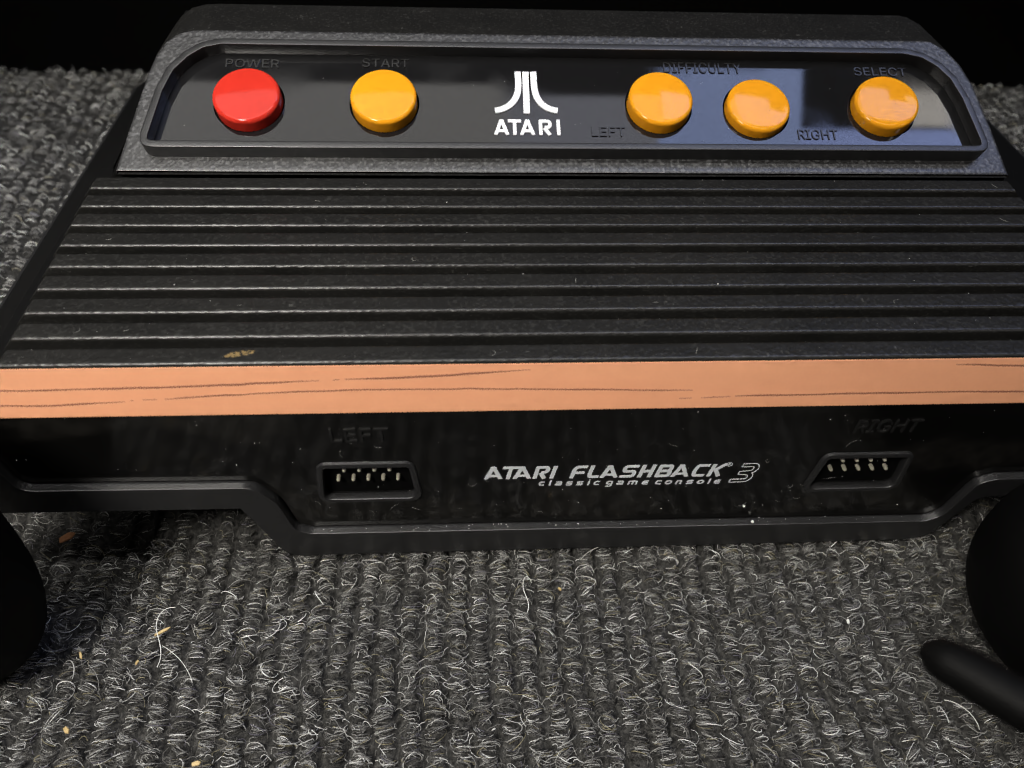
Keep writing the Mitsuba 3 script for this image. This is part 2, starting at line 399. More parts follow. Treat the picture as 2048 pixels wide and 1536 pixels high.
def fuzz(n, region, rad, r, segs=8, length=(0.9, 3.0)):
    """loose single fibres wandering over the top of the pile"""
    x0, x1, y0, y1 = region
    L = r.uniform(*length, n)
    head = r.normal(0, 0.9, n) + r.choice([0, np.pi], n)
    turn = r.normal(0, 1.9, n)
    t = np.linspace(0, 1, segs)
    ang = head[:, None] + turn[:, None] * (t - 0.5) + 0.5 * np.sin(6 * t + r.uniform(0, 6, (n, 1)))
    st = L[:, None] / segs
    x = r.uniform(x0, x1, n)[:, None] + np.cumsum(np.cos(ang) * st, 1)
    y = r.uniform(y0, y1, n)[:, None] + np.cumsum(np.sin(ang) * st, 1) * 0.8
    z = -1.0 + 0.75 * np.sin(np.pi * (t * r.uniform(0.6, 1.2, (n, 1)) + r.uniform(0, .3, (n, 1)))) + r.normal(0, 0.35, (n, 1))
    return np.stack([x, y, np.minimum(z, 0.3) - ZC], -1), rad * r.uniform(0.7, 1.3, n)


def pile(parts):
    Vs, Fs, Cs, at = [], [], [], 0
    for P, R, C, sides in parts:
        V, f = tubes(P, R, sides)
        Vs.append(V); Fs.append(f + at); Cs.append(np.repeat(C, P.shape[1] * sides, 0)); at += len(V)
    return (np.vstack(Vs), np.vstack(Fs)), np.vstack(Cs)


NEAR, MID = (-128, 100, -62, 2), (-128, 108, 2, 26)
LEFT, RIGHT = (-225, -108, 26, 232), (104, 225, 70, 232)
parts = []
for region, nl, nf in ((NEAR, 39000, 7000), (MID, 4500, 700)):
    P, R = loops(nl, region, 0.058, rng, segs=7)
    parts.append((P, R, palette(nl, rng), 3))
    P, R = fuzz(nf, region, 0.05, rng)
    parts.append((P, R, palette(nf, rng), 3))
n = 500                                                     # the pale, thick curls that stand out
P, R = loops(n, NEAR, 0.082, rng, segs=12, size=0.92, loose=0.6)
P[..., 2] += 0.25
parts.append((P, R, np.full((n, 3), 0.62) * rng.uniform(0.55, 1.2, (n, 1)) * [1, 1, 0.97], 4))
mesh, col = pile(parts)
put('carpet__loop_pile', mesh, 'fibre', smooth=True, color=col, label='curly charcoal, grey and white yarn loops in rows', kind='stuff')
parts = []
for region, nl in ((LEFT, 9000), (RIGHT, 6500)):
    P, R = loops(nl, region, 0.14, rng, segs=6, size=1.0)
    parts.append((P, R, 0.55 * palette(nl, rng) * 2.4 + 0.15, 3))  # far yarn coloured paler to make up for weak light there
mesh, col = pile(parts)
put('carpet__lightened_far_pile', mesh, 'fibre', smooth=True, color=col, label='grey yarn loops behind the console, coloured paler to make up for weak light', kind='stuff')

ax = (AIM - READ) / np.linalg.norm(AIM - READ)
sx = np.cross(ax, [0, 0, 1.0]); sx /= np.linalg.norm(sx)
sy = np.cross(ax, sx)
beam_hood = lambda V: READ * 1000 - [0, 0, ZC] + V[:, :1] * sx + V[:, 1:2] * sy + V[:, 2:] * ax
put('unseen_left_lamp__beam_hood', ring_loft(np.column_stack([66 * np.cos(np.linspace(0, 2 * np.pi, 48, endpoint=False)), 66 * np.sin(np.linspace(0, 2 * np.pi, 48, endpoint=False))]), [(0, -12), (0, 148), (2, 148), (2, -12)], beam_hood), 'cabinet_black')  # unseen hood that dims the left lamp towards the right

cab = rounded([(-420, 226), (420, 218), (420, 520), (-420, 520)], 4)
put('cabinet', prism(cab, [(0, -ZC - 2), (0, 330), (-3, 333)]), 'cabinet_black', label='black cabinet front standing on the carpet behind the console', cat='cabinet')

# ------------------------------------------------------------------ the console
G = 'game_console'
tag(G, 'black retro video game console with orange buttons and a woodgrain strip', 'game console')
XL, XR = -102.0, 88.0
RP = np.array([5.88, 0.27])
R0 = np.array([2.32, 29.14])

# lower housing: a tapered tray with flared sides
hull = []
for x0, x1, y0, y1, z in ((-109, 112, 6, 126, -23), (-122, 125, 1.2, 131, 10), (-122, 125, 1.2, 131, 12.5), (-104.6, 90.6, 3.2, 118, 26.2)):
    hull += [(x0, y0, z), (x1, y0, z), (x1, y1, z), (x0, y1, z)]
# raised feet side: the tray is narrower below, so that the carpet shows under its ends
low = [(-62, 3, -23.6), (66, 3, -23.6), (66, 120, -23.6), (-62, 120, -23.6), (-66, 2, -6), (70, 2, -6), (70, 122, -6), (-66, 122, -6)]
up = [p for p in hull if p[2] > 0] + [(-112, 1.5, -5.5), (115, 1.5, -5.5), (115, 128, -5.5), (-112, 128, -5.5)]
put(G + '__housing', trimesh.util.concatenate([trimesh.convex.convex_hull(np.array(up, float)), trimesh.convex.convex_hull(np.array(low, float))]), 'matte_plastic', smooth=20,
    label='flared black lower housing')
# lighter rim along the flared side edges
for x, s in ((-122, 1), (125, -1)):
    put(G + '__side_rim', tubes(np.array([[(x, 0.5, 11.6), (x, 66, 11.6), (x, 131, 11.6)]], float), np.array([1.0]), 10), 'satin_plastic')

# front trim: a ledge that follows the stepped lower edge
inner = [(-125, 24), (-110.6, 9.2), (-109.6, 0.9), (-68.2, 0.35), (-64.8, -5), (-63, -14.2), (-60.2, -15.6), (67.6, -16.6), (70.6, -14.6), (72.6, -3.2), (75.8, -1.9), (113, -1.4), (117, 8), (128, 24)]
ri = [0, 5, 3.2, 4.5, 8, 4.0, 3.0, 3.0, 4, 3.2, 4.0, 4, 5, 0]
def open_round(pts, r):
    loop = list(pts) + [(pts[-1][0], 60), (pts[0][0], 60)]
    o = rounded(loop, list(r) + [0, 0])
    return o
def below(pts, d):
    """the outline moved outward (downward) by d"""
    return np.array(Polygon(pts).buffer(d, join_style=1, resolution=8).exterior.coords)[:-1]
face = Polygon(rounded(inner[::-1] + [(-125, 20.1), (128, 20.1)][::1], 0)) if False else None
top_cut = Polygon([(-200, 19.6), (200, 19.6), (200, -60), (-200, -60)])
body = Polygon(open_round(inner, ri))
def piece(poly): return max(getattr(poly, 'geoms', [poly]), key=lambda g: g.area)
gap_poly = piece(body.intersection(top_cut))
panel_poly = piece(body.buffer(-0.55, join_style=1).intersection(top_cut))
outer_poly = piece(Polygon([(-126, 40), (-126, 14), (-116, -6), (-72, -6.3), (-70.6, -10), (-66.8, -22), (-64.2, -23.9), (66.5, -23.9), (71, -22), (75, -9), (77, -8), (117, -7.6), (128, 14), (128, 40)]).buffer(-1.5).buffer(1.5).intersection(top_cut))
ledge = outer_poly.difference(gap_poly.buffer(0.02))
def pair_extrude(poly, h0, h1, frame, bevel=0.0):
    if bevel <= 0:
        return flat(poly, h0, h1, frame)
    lv = [(0, h0), (0, h1 - bevel), (-0.3 * bevel, h1 - 0.3 * bevel), (-bevel, h1)]
    return prism(np.array(poly.exterior.coords)[:-1], lv, frame)
put(G + '__front_trim', pair_extrude(piece(ledge), -3.0, 1.6, front(0), 0.28), 'satin_plastic', smooth=40, label='stepped satin ledge along the lower front edge')
put(G + '__front_recess', flat(gap_poly, -3.2, -1.3, front(0)), 'dark_void')

# glossy front panel with two openings for the ports
PORT = [(-8.6, 5.2), (8.6, 5.2), (9.6, -6.1), (-9.6, -6.1)]
PIN_Z = {0: 0.0, 1: 2.84}
port_in = rounded([(-7.75, 4.5), (7.75, 4.5), (8.7, -5.2), (-8.7, -5.2)], [1.5, 1.5, 0.8, 0.8])
port_out = rounded(PORT, 1.9)
PX = (-47.4, 47.4)
pp = panel_poly
for px in PX:
    pp = pp.difference(Polygon(port_in + [px, 0]).buffer(0.35))
fm = flat(pp, -1.2, 0.0, front(0))
put(G + '__front_panel', fm, 'front_plastic', smooth=False, label='glossy black front panel with dust and lint')

for px, name, word, x0, x1 in ((PX[0], 'left', 'LEFT', -52.6, -42.5), (PX[1], 'right', 'RIGHT', 41.6, 53.6)):
    o = port_in + [px, 0]
    k = put(G + '__controller_port', ring_loft(o, [(0, -0.9), (0, 0.35), (0.12, 0.62), (0.35, 0.72), (0.95, 0.70), (1.15, 0.55), (1.25, 0.0), (1.25, -1), (0.4, -1.0)], front(0)), 'satin_plastic', smooth=40,
            label=f'D-shaped controller port under the raised word {word}')
    put(G + '__port_wall', ring_loft(o, [(0.02, -0.9), (0.6, -0.9), (0.6, -9.4), (0.02, -9.4)], front(0)), 'matte_plastic')
    put(G + '__port_floor', prism(o, [(0.3, -9.4), (0.3, -8.8)], front(0)), 'dark_void')
    for rowi, cnt in ((0, 5), (1, 4)):
        for i in range(cnt):
            xx = px + (i - (cnt - 1) / 2) * 2.77
            zz = PIN_Z[rowi]
            put(k + '__pin', lathe([(0.0, 0.1), (0.22, 0.06), (0.34, -0.08), (0.39, -0.35), (0.39, -8.9)][::-1], (xx, zz), 14, front(0)), 'pin_metal', smooth=40)
    t = meshkit.text_mesh(word, 3.5, 0.42)
    v = np.array(t.vertices)
    w = v[:, 0].max() - v[:, 0].min()
    v[:, 0] = (v[:, 0] - v[:, 0].min()) / w * (x1 - x0) + x0
    v[:, 1] = v[:, 1] / v[:, 1].max() * 3.5 + 11.9
    put(G + '__raised_lettering', trimesh.Trimesh(front(0)(v), t.faces, process=False), 'front_letter', smooth=False, label=f'raised black word {word} on the front')

# wood strip along the front
th = 1.2
nrm = np.array([-WD[1], WD[0]])
prof = [WB + nrm * 0 + WD * 0.35, WB + WD * 0.9 * 0 + np.array([0.25, -0.02]), WB + np.array([2.2, -0.02]), WT + np.array([1.2, 0.0]), WT]
q0 = WB + WD * 0.45
arcp = [tuple((1 - u_) ** 2 * q0 + 2 * u_ * (1 - u_) * (WB + np.array([-0.02, 0.02])) + u_ * u_ * (WB + np.array([0.45, 0.0]))) for u_ in np.linspace(0, 1, 7)]
put(G + '__wood_strip', strip(arcp + [(3.0, WB[1]), (3.4, WT[1] - 0.25), tuple(WT + np.array([0.3, 0.02])), tuple(WT - WD * 0.25)], -123.5, 126.5), 'wood_print', smooth=45,
    label='tan woodgrain print strip with thin brown grain lines')

# ribbed deck
deck_z = lambda y: R0[1] + (y - R0[0]) * RP[1] / RP[0]
put(G + '__deck', strip([(2.9, deck_z(2.9) - 5), (60, deck_z(60) - 5), (60, deck_z(60) - 2.55), (2.9, deck_z(2.9) - 2.55)], XL - 2.3, XR + 2.3, 0.9), 'matte_plastic', smooth=False, label='deck floor seen in the grooves')
for k in range(9):
    e = R0 + RP * k
    wd = 3.72
    r = 0.5
    dz = RP[1] / RP[0]
    y0, z0 = e[0] - 0.12, e[1]
    low = 0.62 if k == 0 else 2.65
    top = [(y0 + 0.45, z0 - 2.65), (y0 + 0.4, z0 - low)] if k == 0 else [(y0 + 0.12, z0 - 2.65)]
    top += [(y0, z0 - low + 0.02), (y0, z0 - 0.62)] + [(y0 + 0.6 - 0.6 * math.cos(a), z0 - 0.6 + 0.6 * math.sin(a) + 0.02 * i / 6) for i, a in enumerate(np.linspace(0.15, 1.5, 7))]
    top += [(y0 + q_, z0 + q_ * dz) for q_ in np.linspace(0.9, wd - 0.2, 11)] + [(y0 + wd - 0.03, z0 + wd * dz - 0.18), (y0 + wd + 0.1, z0 - 2.65)]
    put(G + '__deck__rib', grained_bar(np.array(top), XL, XR, 0.95, 40 + k), 'textured_plastic', smooth=True)

# raised control panel housing: its front outline drawn back along y
SUR = [(-99.0, -1.2), (-98.85, 0), (-97.4, 10.6), (-95.4, 24.0), (-94.2, 29.2), (-92.6, 32.6), (-90.6, 34.7), (-87.6, 35.8), (-84.5, 36.0), (78.0, 36.0), (79.9, 35.5), (82.6, 33.4), (85.0, 29.2), (86.7, 23.6), (88.05, 12.4), (89.1, 0), (89.25, -1.2)]
so = ccw(SUR)
sm = miter(so)
rings = []
for off, h, back in ((0.0, -0.0, 14.6), (0.0, 0.0, 0.45)):
    V = panel(np.column_stack([so + sm * off, np.zeros(len(so))]))
    V[:, 1] += back
    rings.append(V)
V = panel(np.column_stack([so - sm * 0.35, np.zeros(len(so))]))
rings.append(V)
n = len(so)
V = np.vstack(rings)
i, j = np.arange(n), (np.arange(n) + 1) % n
fs = [q for a in (0, n) for q in (np.stack([a + i, a + j, a + n + j], 1), np.stack([a + i, a + n + j, a + n + i], 1))]
v2, t = trimesh.creation.triangulate_polygon(Polygon(so), engine='earcut')
t = np.array([np.argmin(((so - q_) ** 2).sum(1)) for q_ in v2])[t]
sh = trimesh.Trimesh(V, np.vstack(fs + [t[:, ::-1]]), process=False)
put(G + '__panel_housing', sh, 'textured_plastic', smooth=25, label='raised tilted housing round the buttons')
lo, hi = np.array(SUR[1:9]), np.array(SUR[9:16][::-1])
vv = np.r_[np.linspace(0, 4.2, 18), np.linspace(4.4, 29.8, 64), np.linspace(30.0, 35.95, 26)]
uu = np.linspace(0, 1, 860)
xl, xr = np.interp(vv, lo[:, 1], lo[:, 0]) + 0.06, np.interp(vv, hi[:, 1], hi[:, 0]) - 0.06
PXV = np.stack([xl[:, None] + uu * (xr - xl)[:, None], np.broadcast_to(vv[:, None], (len(vv), len(uu)))], -1)
hh = grain_height(np.concatenate([PXV, PXV[..., :1] * 0], -1), 77, 0.062) + 0.03
edge = np.clip(np.minimum(np.minimum(uu, 1 - uu)[None] * 190, np.minimum(vv + 0.02, 36.0 - vv)[:, None]) / 0.55, 0, 1)
hh = hh * edge - 0.08 * (1 - edge) ** 2 + 0.02
V = panel(np.column_stack([PXV.reshape(-1, 2), hh.reshape(-1)]))
i = np.arange(len(V)).reshape(len(vv), len(uu))
q = np.stack([i[:-1, :-1], i[:-1, 1:], i[1:, 1:], i[1:, :-1]], -1).reshape(-1, 4)
mid = PXV.reshape(-1, 2)[q].mean(1)
keep = ~((mid[:, 1] > 5.5) & (mid[:, 1] < 21) & (mid[:, 0] > -89) & (mid[:, 0] < 79))
q = q[keep]
put(G + '__panel_housing__grained_face', (V, np.vstack([q[:, [0, 1, 2]], q[:, [0, 2, 3]]])), 'lightened_grain_plastic', smooth=True, label='coarsely grained black face round the bezel, lightened in colour as if lit')
# the plain side walls under it
wall = trimesh.convex.convex_hull(np.array([(-99.3, 56, 31), (89.6, 56, 31), (-92, 100, 45.8), (81, 100, 45.8), (-104, 56, 26), (90.6, 56, 26), (-104, 122, 20), (92, 122, 20), (-92, 101.5, 44), (81, 101.5, 44), (-95, 80, 40), (85.4, 80, 40)], float))
put(G + '__panel_back', wall, 'matte_plastic', smooth=20)

# bezel, glossy panel
BZ = [(-94.1, 3.35), (-91.9, 17.5), (-90.2, 23.0), (-87.2, 27.0), (-84.0, 29.6), (-80.0, 30.7), (70.0, 30.7), (74.4, 29.6), (77.8, 27.0), (80.6, 23.0), (82.2, 17.5), (84.2, 3.35)]
bz = rounded(BZ, [3.0, 3, 4, 5, 5, 6, 6, 5, 5, 4, 3, 3.0], 8)
HB = 3.42
put(G + '__bezel', ring_loft(bz, [(-1.62, 0.55), (-1.62, HB - 0.3), (-1.5, HB - 0.06), (-1.25, HB), (-0.3, HB), (-0.07, HB - 0.1), (0, HB - 0.35), (0.05, -0.3), (-1.0, -0.3)], panel), 'satin_plastic', smooth=40, label='proud rounded bezel round the glossy button panel')
BUT = [('red', -73.5, 16.3, 3.45, 0, 0), ('orange', -45.35, 16.4, 3.45, 0, 0), ('orange', 13.6, 16.6, 3.45, 0, 0), ('orange', 35.1, 15.6, 2.75, 0, 0), ('orange', 63.6, 16.2, 3.45, 4, 0)]
pin_ = Polygon(np.array(bz) - miter(ccw(bz)) * 1.62) if Polygon(bz).exterior.is_ccw else Polygon(bz)
for _, x, v, _, _, _ in BUT:
    pin_ = pin_.difference(Point(x, v).buffer(7.35, 32))
put(G + '__button_panel', flat(pin_, 0.25, 0.7, panel), 'gloss_plastic', smooth=False, label='mirror-glossy black panel holding five buttons')
NAMES = ['round red button under the raised word POWER, leftmost', 'round orange button under the raised word START', 'round orange button between the white emblem and its neighbour, beside LEFT', 'round orange button sunk lower than the others, beside RIGHT', 'round orange button under the raised word SELECT, rightmost']
for (col, x, v, hf, tx, ty), nm in zip(BUT, NAMES):
    prof = [(6.9, -3.0), (6.92, hf - 0.95)] + [(6.92 - 0.85 * (1 - math.cos(a)), hf - 0.85 + 0.85 * math.sin(a)) for a in np.linspace(0.1, 1.42, 9)] + [(r_, hf + 0.22 * (1 - (r_ / 6.1) ** 2)) for r_ in (5.6, 4.9, 4.0, 3.0, 2.0, 0.9, 0.0)]
    fr = panel
    if tx:
        a = math.radians(tx)
        fr = lambda V, x=x, v=v, a=a: panel(np.column_stack([x + (V[:, 0] - x) * math.cos(a) + (V[:, 2] - 1) * math.sin(a) * -1, V[:, 1], 1 + (V[:, 2] - 1) * math.cos(a) + (V[:, 0] - x) * math.sin(a)]))
    put(G + '__button', lathe(prof, (x, v), 96, fr), col + '_button', smooth=50, label=nm)
    put(G + '__button_well', lathe([(7.0, 0.26), (7.3, 0.24), (7.45, -0.2)], (x, v), 48, panel), 'dark_void')

for word, x0, x1, v0, v1 in (('POWER', -79.17, -67.95, 25.2, 27.45), ('START', -50.34, -40.36, 25.75, 28.0), ('DIFFICULTY', 15.6, 33.1, 25.3, 28.1), ('LEFT', -1.55, 5.7, 8.46, 10.85), ('RIGHT', 43.5, 52.3, 8.05, 10.55), ('SELECT', 58.94, 71.1, 25.1, 27.35)):
    t = meshkit.text_mesh(word, 2.4, 0.30)
    v = np.array(t.vertices)
    v[:, 0] = (v[:, 0] - v[:, 0].min()) / np.ptp(v[:, 0]) * (x1 - x0) + x0
    v[:, 1] = (v[:, 1] - v[:, 1].min()) / np.ptp(v[:, 1]) * (v1 - v0) + v0
    v[:, 2] += 0.68
    put(G + '__raised_lettering', trimesh.Trimesh(panel(v), t.faces, process=False), 'letter_plastic', smooth=False, label=f'raised black word {word} on the button panel')

# the white emblem: three prongs and five letters
def stroke(pts, w, cap=2, join=1): return LineString(pts).buffer(w / 2, cap_style=cap, join_style=join)
def arc(cx, cy, rx, ry, a0, a1, n=12): return [(cx + rx * math.cos(math.radians(a)), cy + ry * math.sin(math.radians(a))) for a in np.linspace(a0, a1, n)]
def smooth_line(p): return [tuple(q_) for q_ in spline(p, 30)]
EM = [[(-15.08, 24.95), (-15.17, 14.08)], smooth_line([(-16.78, 25.0), (-16.75, 21.3), (-17.35, 18.3), (-18.95, 16.05), (-20.4, 15.15), (-21.95, 14.75)]), smooth_line([(-13.4, 25.0), (-13.3, 20.8), (-12.75, 18.1), (-11.3, 16.0), (-9.9, 15.2), (-8.5, 14.85)])]
for p in EM:
    put(G + '__emblem__prong', flat(stroke(p, 1.36 if p is EM[0] else 1.36), 0.6, 0.98, panel), 'white_paint', smooth=False)
tag(G + '__emblem', 'white three-pronged emblem over five white letters')


def glyph(ch, w, h, s, sq=False):
    """capital strokes in a w x h box with stroke width s"""
    e = s / 2
    if ch == 'A':
        g = unary_union([stroke([(e * .95, 0), (w * .47, h - e)], s), stroke([(w - e * .95, 0), (w * .53, h - e)], s), stroke([(w * .22, h * .26), (w * .78, h * .26)], s * .9), stroke([(w * .45, h - e), (w * .55, h - e)], s, 1)])
        return g.intersection(Polygon([(-1, 0), (w + 1, 0), (w + 1, h), (-1, h)]))
    if ch == 'T': L = [[(0, h - e), (w, h - e)], [(w / 2, 0), (w / 2, h - e)]]
    elif ch == 'I': L = [[(w / 2, 0), (w / 2, h)]]
    elif ch == 'R': L = [[(e, 0), (e, h - e), (w * .66, h - e)] + arc(w * .66, h * .70, w * .34 - e, h * .30 - e, 90, -90) + [(w * .45, h * .40 + e)], [(w * .42, h * .46), (w - e * 1.2, 0)]]
    elif ch == 'F': L = [[(e, 0)] + arc(e + .28 * w, h - e - .3 * h, .28 * w, .3 * h, 180, 90) + [(w, h - e)], [(e, h * .44), (w * .93, h * .44)]]
    elif ch == 'L': L = [[(e, h)] + arc(e + .22 * w, e + .25 * h, .22 * w, .25 * h, 180, 270) + [(w, e)]]
    elif ch == 'S': L = [[(w, h - e)] + arc(.26 * w, h * .5 + (h * .25 - e / 2), .26 * w - e, h * .25 - e / 2, 90, 270) + arc(w * .74, h * .25 + e / 2, .26 * w - e, h * .25 - e / 2, 90, -90) + [(0, e)]]
    elif ch == 'H': L = [[(e, 0), (e, h)], [(w - e, 0), (w - e, h)], [(e, h / 2), (w - e, h / 2)]]
    elif ch == 'B': L = [[(e, e), (e, h - e), (w * .72, h - e)] + arc(w * .72, h * .75 - e / 2, w * .24 - e, h * .25 - e / 2, 90, -90) + [(e, h / 2), (w * .74, h / 2)] + arc(w * .74, h * .25 + e / 2, w * .26 - e, h * .25 - e / 2, 90, -90) + [(e, e)]]
    elif ch == 'C': L = [[(w, h - e)] + arc(.32 * w, h / 2, .32 * w - e, h / 2 - e, 90, 270) + [(w * .96, e)]]
    elif ch == 'K': L = [[(e, 0), (e, h)], [(w * .30, h * .48), (w - e, h)], [(w * .38, h * .55), (w * .94 - e, 0)]]
    elif ch == 'c': L = [[(w, h - e)] + arc(.42 * w, h / 2, .42 * w - e, h / 2 - e, 90, 270) + [(w, e)]]
    elif ch == 'l': L = [[(w / 2, 0), (w / 2, h * 1.32)]]
    elif ch == 'i': L = [[(w / 2, 0), (w / 2, h)], [(w / 2, h * 1.18), (w / 2, h * 1.40)]]
    elif ch == 'a': L = [[(w * .1, h - e), (w * .7, h - e)] + arc(w * .7, h * .75, .3 * w - e, .25 * h - e, 90, 0, 6) + [(w - e, e), (w * .25, e)] + arc(w * .25, h * .28, .25 * w - e, .28 * h - e, 270, 90, 8) + [(w - e, h * .56 - e)]]
    elif ch == 's': L = [[(w, h - e)] + arc(.26 * w, h * .75 - e / 2, .26 * w - e, h * .25 - e / 2, 90, 270, 7) + arc(w * .74, h * .25 + e / 2, .26 * w - e, h * .25 - e / 2, 90, -90, 7) + [(0, e)]]
    elif ch == 'g': L = [[(w - e, h - e)] + arc(.36 * w, h * .55, .36 * w - e, h * .45 - e, 90, 270, 8) + [(w - e, h * .1 + e)], [(w - e, h - e), (w - e, -h * .14), (w * .75, -h * .3), (w * .08, -h * .3)]]
    elif ch == 'm': L = [[(e, 0), (e, h - e), (w * .8, h - e)] + arc(w * .8, h * .7, .2 * w - e, .3 * h - e, 90, 0, 6) + [(w - e, 0)], [(w / 2, 0), (w / 2, h - e)]]
    elif ch == 'n': L = [[(e, 0), (e, h - e), (w * .68, h - e)] + arc(w * .68, h * .66, .32 * w - e, .34 * h - e, 90, 0, 6) + [(w - e, 0)]]
    elif ch == 'o': L = [arc(w / 2, h / 2, w / 2 - e, h / 2 - e, 0, 360, 28)]
    elif ch == 'e': L = [[(w, h - e)] + arc(.42 * w, h / 2, .42 * w - e, h / 2 - e, 90, 270) + [(w, e)], [(w * .2, h * .5), (w * .95, h * .5)]]
    return unary_union([stroke(p, s) for p in L])


for ch, x0, x1 in (('A', -22.28, -19.07), ('T', -19.31, -16.47), ('A', -16.8, -13.56), ('R', -12.74, -9.97), ('I', -9.0, -8.14)):
    g = affinity.translate(glyph(ch, x1 - x0, 3.85, 0.74), x0, 8.66)
    put(G + '__emblem__letter', flat(g, 0.6, 0.95, panel), 'white_paint', smooth=False)

# printed name on the front
def base_z(x): return -0.66 - 0.0125 * (x + 13)
SHEAR = 0.16
tag(G + '__printed_name', 'pale grey printed words and outlined 3 on the front panel')
for ch, x0, x1 in (('A', -25.75, -22.2), ('T', -22.75, -19.7), ('A', -20.32, -16.75), ('R', -16.55, -13.75), ('I', -13.27, -12.55), ('F', -9.47, -6.75), ('L', -6.25, -3.9), ('A', -3.68, -0.1), ('S', 0.15, 3.1), ('H', 3.62, 6.35), ('B', 6.95, 10.0), ('A', 10.1, 13.7), ('C', 13.95, 16.75), ('K', 17.2, 20.2)):
    g = glyph(ch, x1 - x0, 3.95, 0.80)
    sh_ = 0.0 if ch == 'A' else SHEAR
    g = affinity.affine_transform(g, [1, sh_, 0, 1, x0, base_z(x0)])
    put(G + '__printed_name__letter', flat(g, -0.05, 0.03, front(0)), 'grey_print', smooth=False)
SUB = (('c', -15.26, -14.12), ('l', -13.34, -12.84), ('a', -12.13, -10.7), ('s', -9.92, -8.68), ('s', -7.92, -6.63), ('i', -5.85, -5.35), ('c', -4.63, -3.41), ('g', -2.19, -0.82), ('a', -0.13, 1.32), ('m', 2.11, 4.09), ('e', 4.83, 6.15), ('c', 7.48, 8.73), ('o', 9.4, 10.91), ('n', 11.58, 12.79), ('s', 13.67, 15.03), ('o', 15.74, 17.26), ('l', 17.86, 18.47), ('e', 19.15, 20.44))
for ch, x0, x1 in SUB:
    g = affinity.affine_transform(glyph(ch, (x1 - x0) * 0.94, 1.32, 0.34), [1, 0.14, 0, 1, x0, -2.92 - 0.0165 * (x0 + 15.3)])
    put(G + '__printed_name__small_letter', flat(g, -0.05, 0.03, front(0)), 'grey_print', smooth=False)
# outlined 3 and the registered mark
H3, W3, s3 = 5.95, 4.0, 0.95
g3 = unary_union([stroke([(0.55, H3 - s3 / 2 - .05), (W3 * .66, H3 - s3 / 2 - .05)] + arc(W3 * .66, H3 * .75 - .12, W3 * .34 - s3 / 2, H3 * .25 - s3 / 2 + .1, 90, -90) + [(0.7, H3 / 2)], s3), stroke([(0.7, H3 / 2), (W3 * .62, H3 / 2)] + arc(W3 * .62, H3 * .25 + .12, W3 * .34 - s3 / 2, H3 * .25 - s3 / 2 + .1, 90, -90) + [(-0.15, s3 / 2)], s3)])
g3 = g3.buffer(0.1).difference(g3.buffer(-0.09))
g3 = affinity.affine_transform(g3, [1, 0.14, 0, 1, 22.4, -3.08])
put(G + '__printed_name__digit', flat(g3, -0.05, 0.03, front(0)), 'grey_print', smooth=False)
reg = Point(20.98, 2.72).buffer(0.62).difference(Point(20.98, 2.72).buffer(0.5)).union(affinity.translate(glyph('R', 0.5, 0.62, 0.11), 20.74, 2.42))
put(G + '__printed_name__registered_mark', flat(reg, -0.05, 0.03, front(0)), 'grey_print', smooth=False)

# ------------------------------------------------------------------ dust and lint lying on the console
specks = []
def speck(c, r_):
    s = trimesh.creation.icosphere(subdivisions=0, radius=r_)
    s.vertices = s.vertices * rng.uniform(0.6, 1.4, 3) + c
    specks.append(s)
for _ in range(95):
    x, z = rng.uniform(-108, 80), rng.uniform(-14, 19)
    if Point(x, z).within(panel_poly):
        speck((x, -0.05, z), rng.choice([.05, .07, .1], p=[.6, .3, .1]))
for _ in range(80):
    k = rng.integers(0, 9)
    e = R0 + RP * k
    speck((rng.uniform(XL, XR), e[0] + 3.6 - 3.4 * rng.random() ** 1.7, e[1] + 0.16), rng.choice([.04, .06, .1], p=[.6, .33, .07]))
for _ in range(60):
    speck(panel(np.array([[rng.uniform(-88, 78), rng.uniform(6, 27), 0.72]]))[0], rng.choice([.04, .07, .1], p=[.6, .3, .1]))
for _ in range(55):
    speck((rng.uniform(-60, 68), rng.uniform(-1.4, -0.2), -16.0 + 0.35), rng.choice([.05, .08, .11]))
speck((30.2, -1.1, -15.8), 0.42)
speck((27.5, -0.1, -11.5), 0.25)
put(G + '__dust', specks, 'dust_white', smooth=False, kind='stuff', label='white dust specks')
ln, lr = [], []
def lint(c, u, v, L, curl, r_):
    t = np.linspace(-0.5, 0.5, 10)
    a = rng.uniform(0, 6.28) + curl * t
    step = L / 10
    pa, pb = np.cumsum(np.cos(a)) * step, np.cumsum(np.sin(a)) * step
    ln.append(np.array(c) + (pa - pa.mean())[:, None] * np.array(u) + (pb - pb.mean())[:, None] * np.array(v)); lr.append(r_)
for _ in range(26):
    x, z = rng.uniform(-65, 45), rng.uniform(-14, 12)
    if Point(x, z).within(panel_poly.buffer(-2)):
        lint((x, -0.04, z), (1, 0, 0), (0, 0, 1), rng.uniform(0.8, 3), rng.normal(0, 3), 0.016)
for _ in range(15):
    e = R0 + RP * rng.integers(0, 9)
    lint((rng.uniform(XL, XR), e[0] + 1.6, e[1] + 0.14), (1, 0, 0), (0, 1, 0), rng.uniform(0.8, 2.6), rng.normal(0, 2.5), 0.02)
V, f = tubes(np.array(ln), np.array(lr), 4)
put(G + '__lint', (V, f), 'lint_grey', smooth=True, kind='stuff', label='fine grey lint threads')

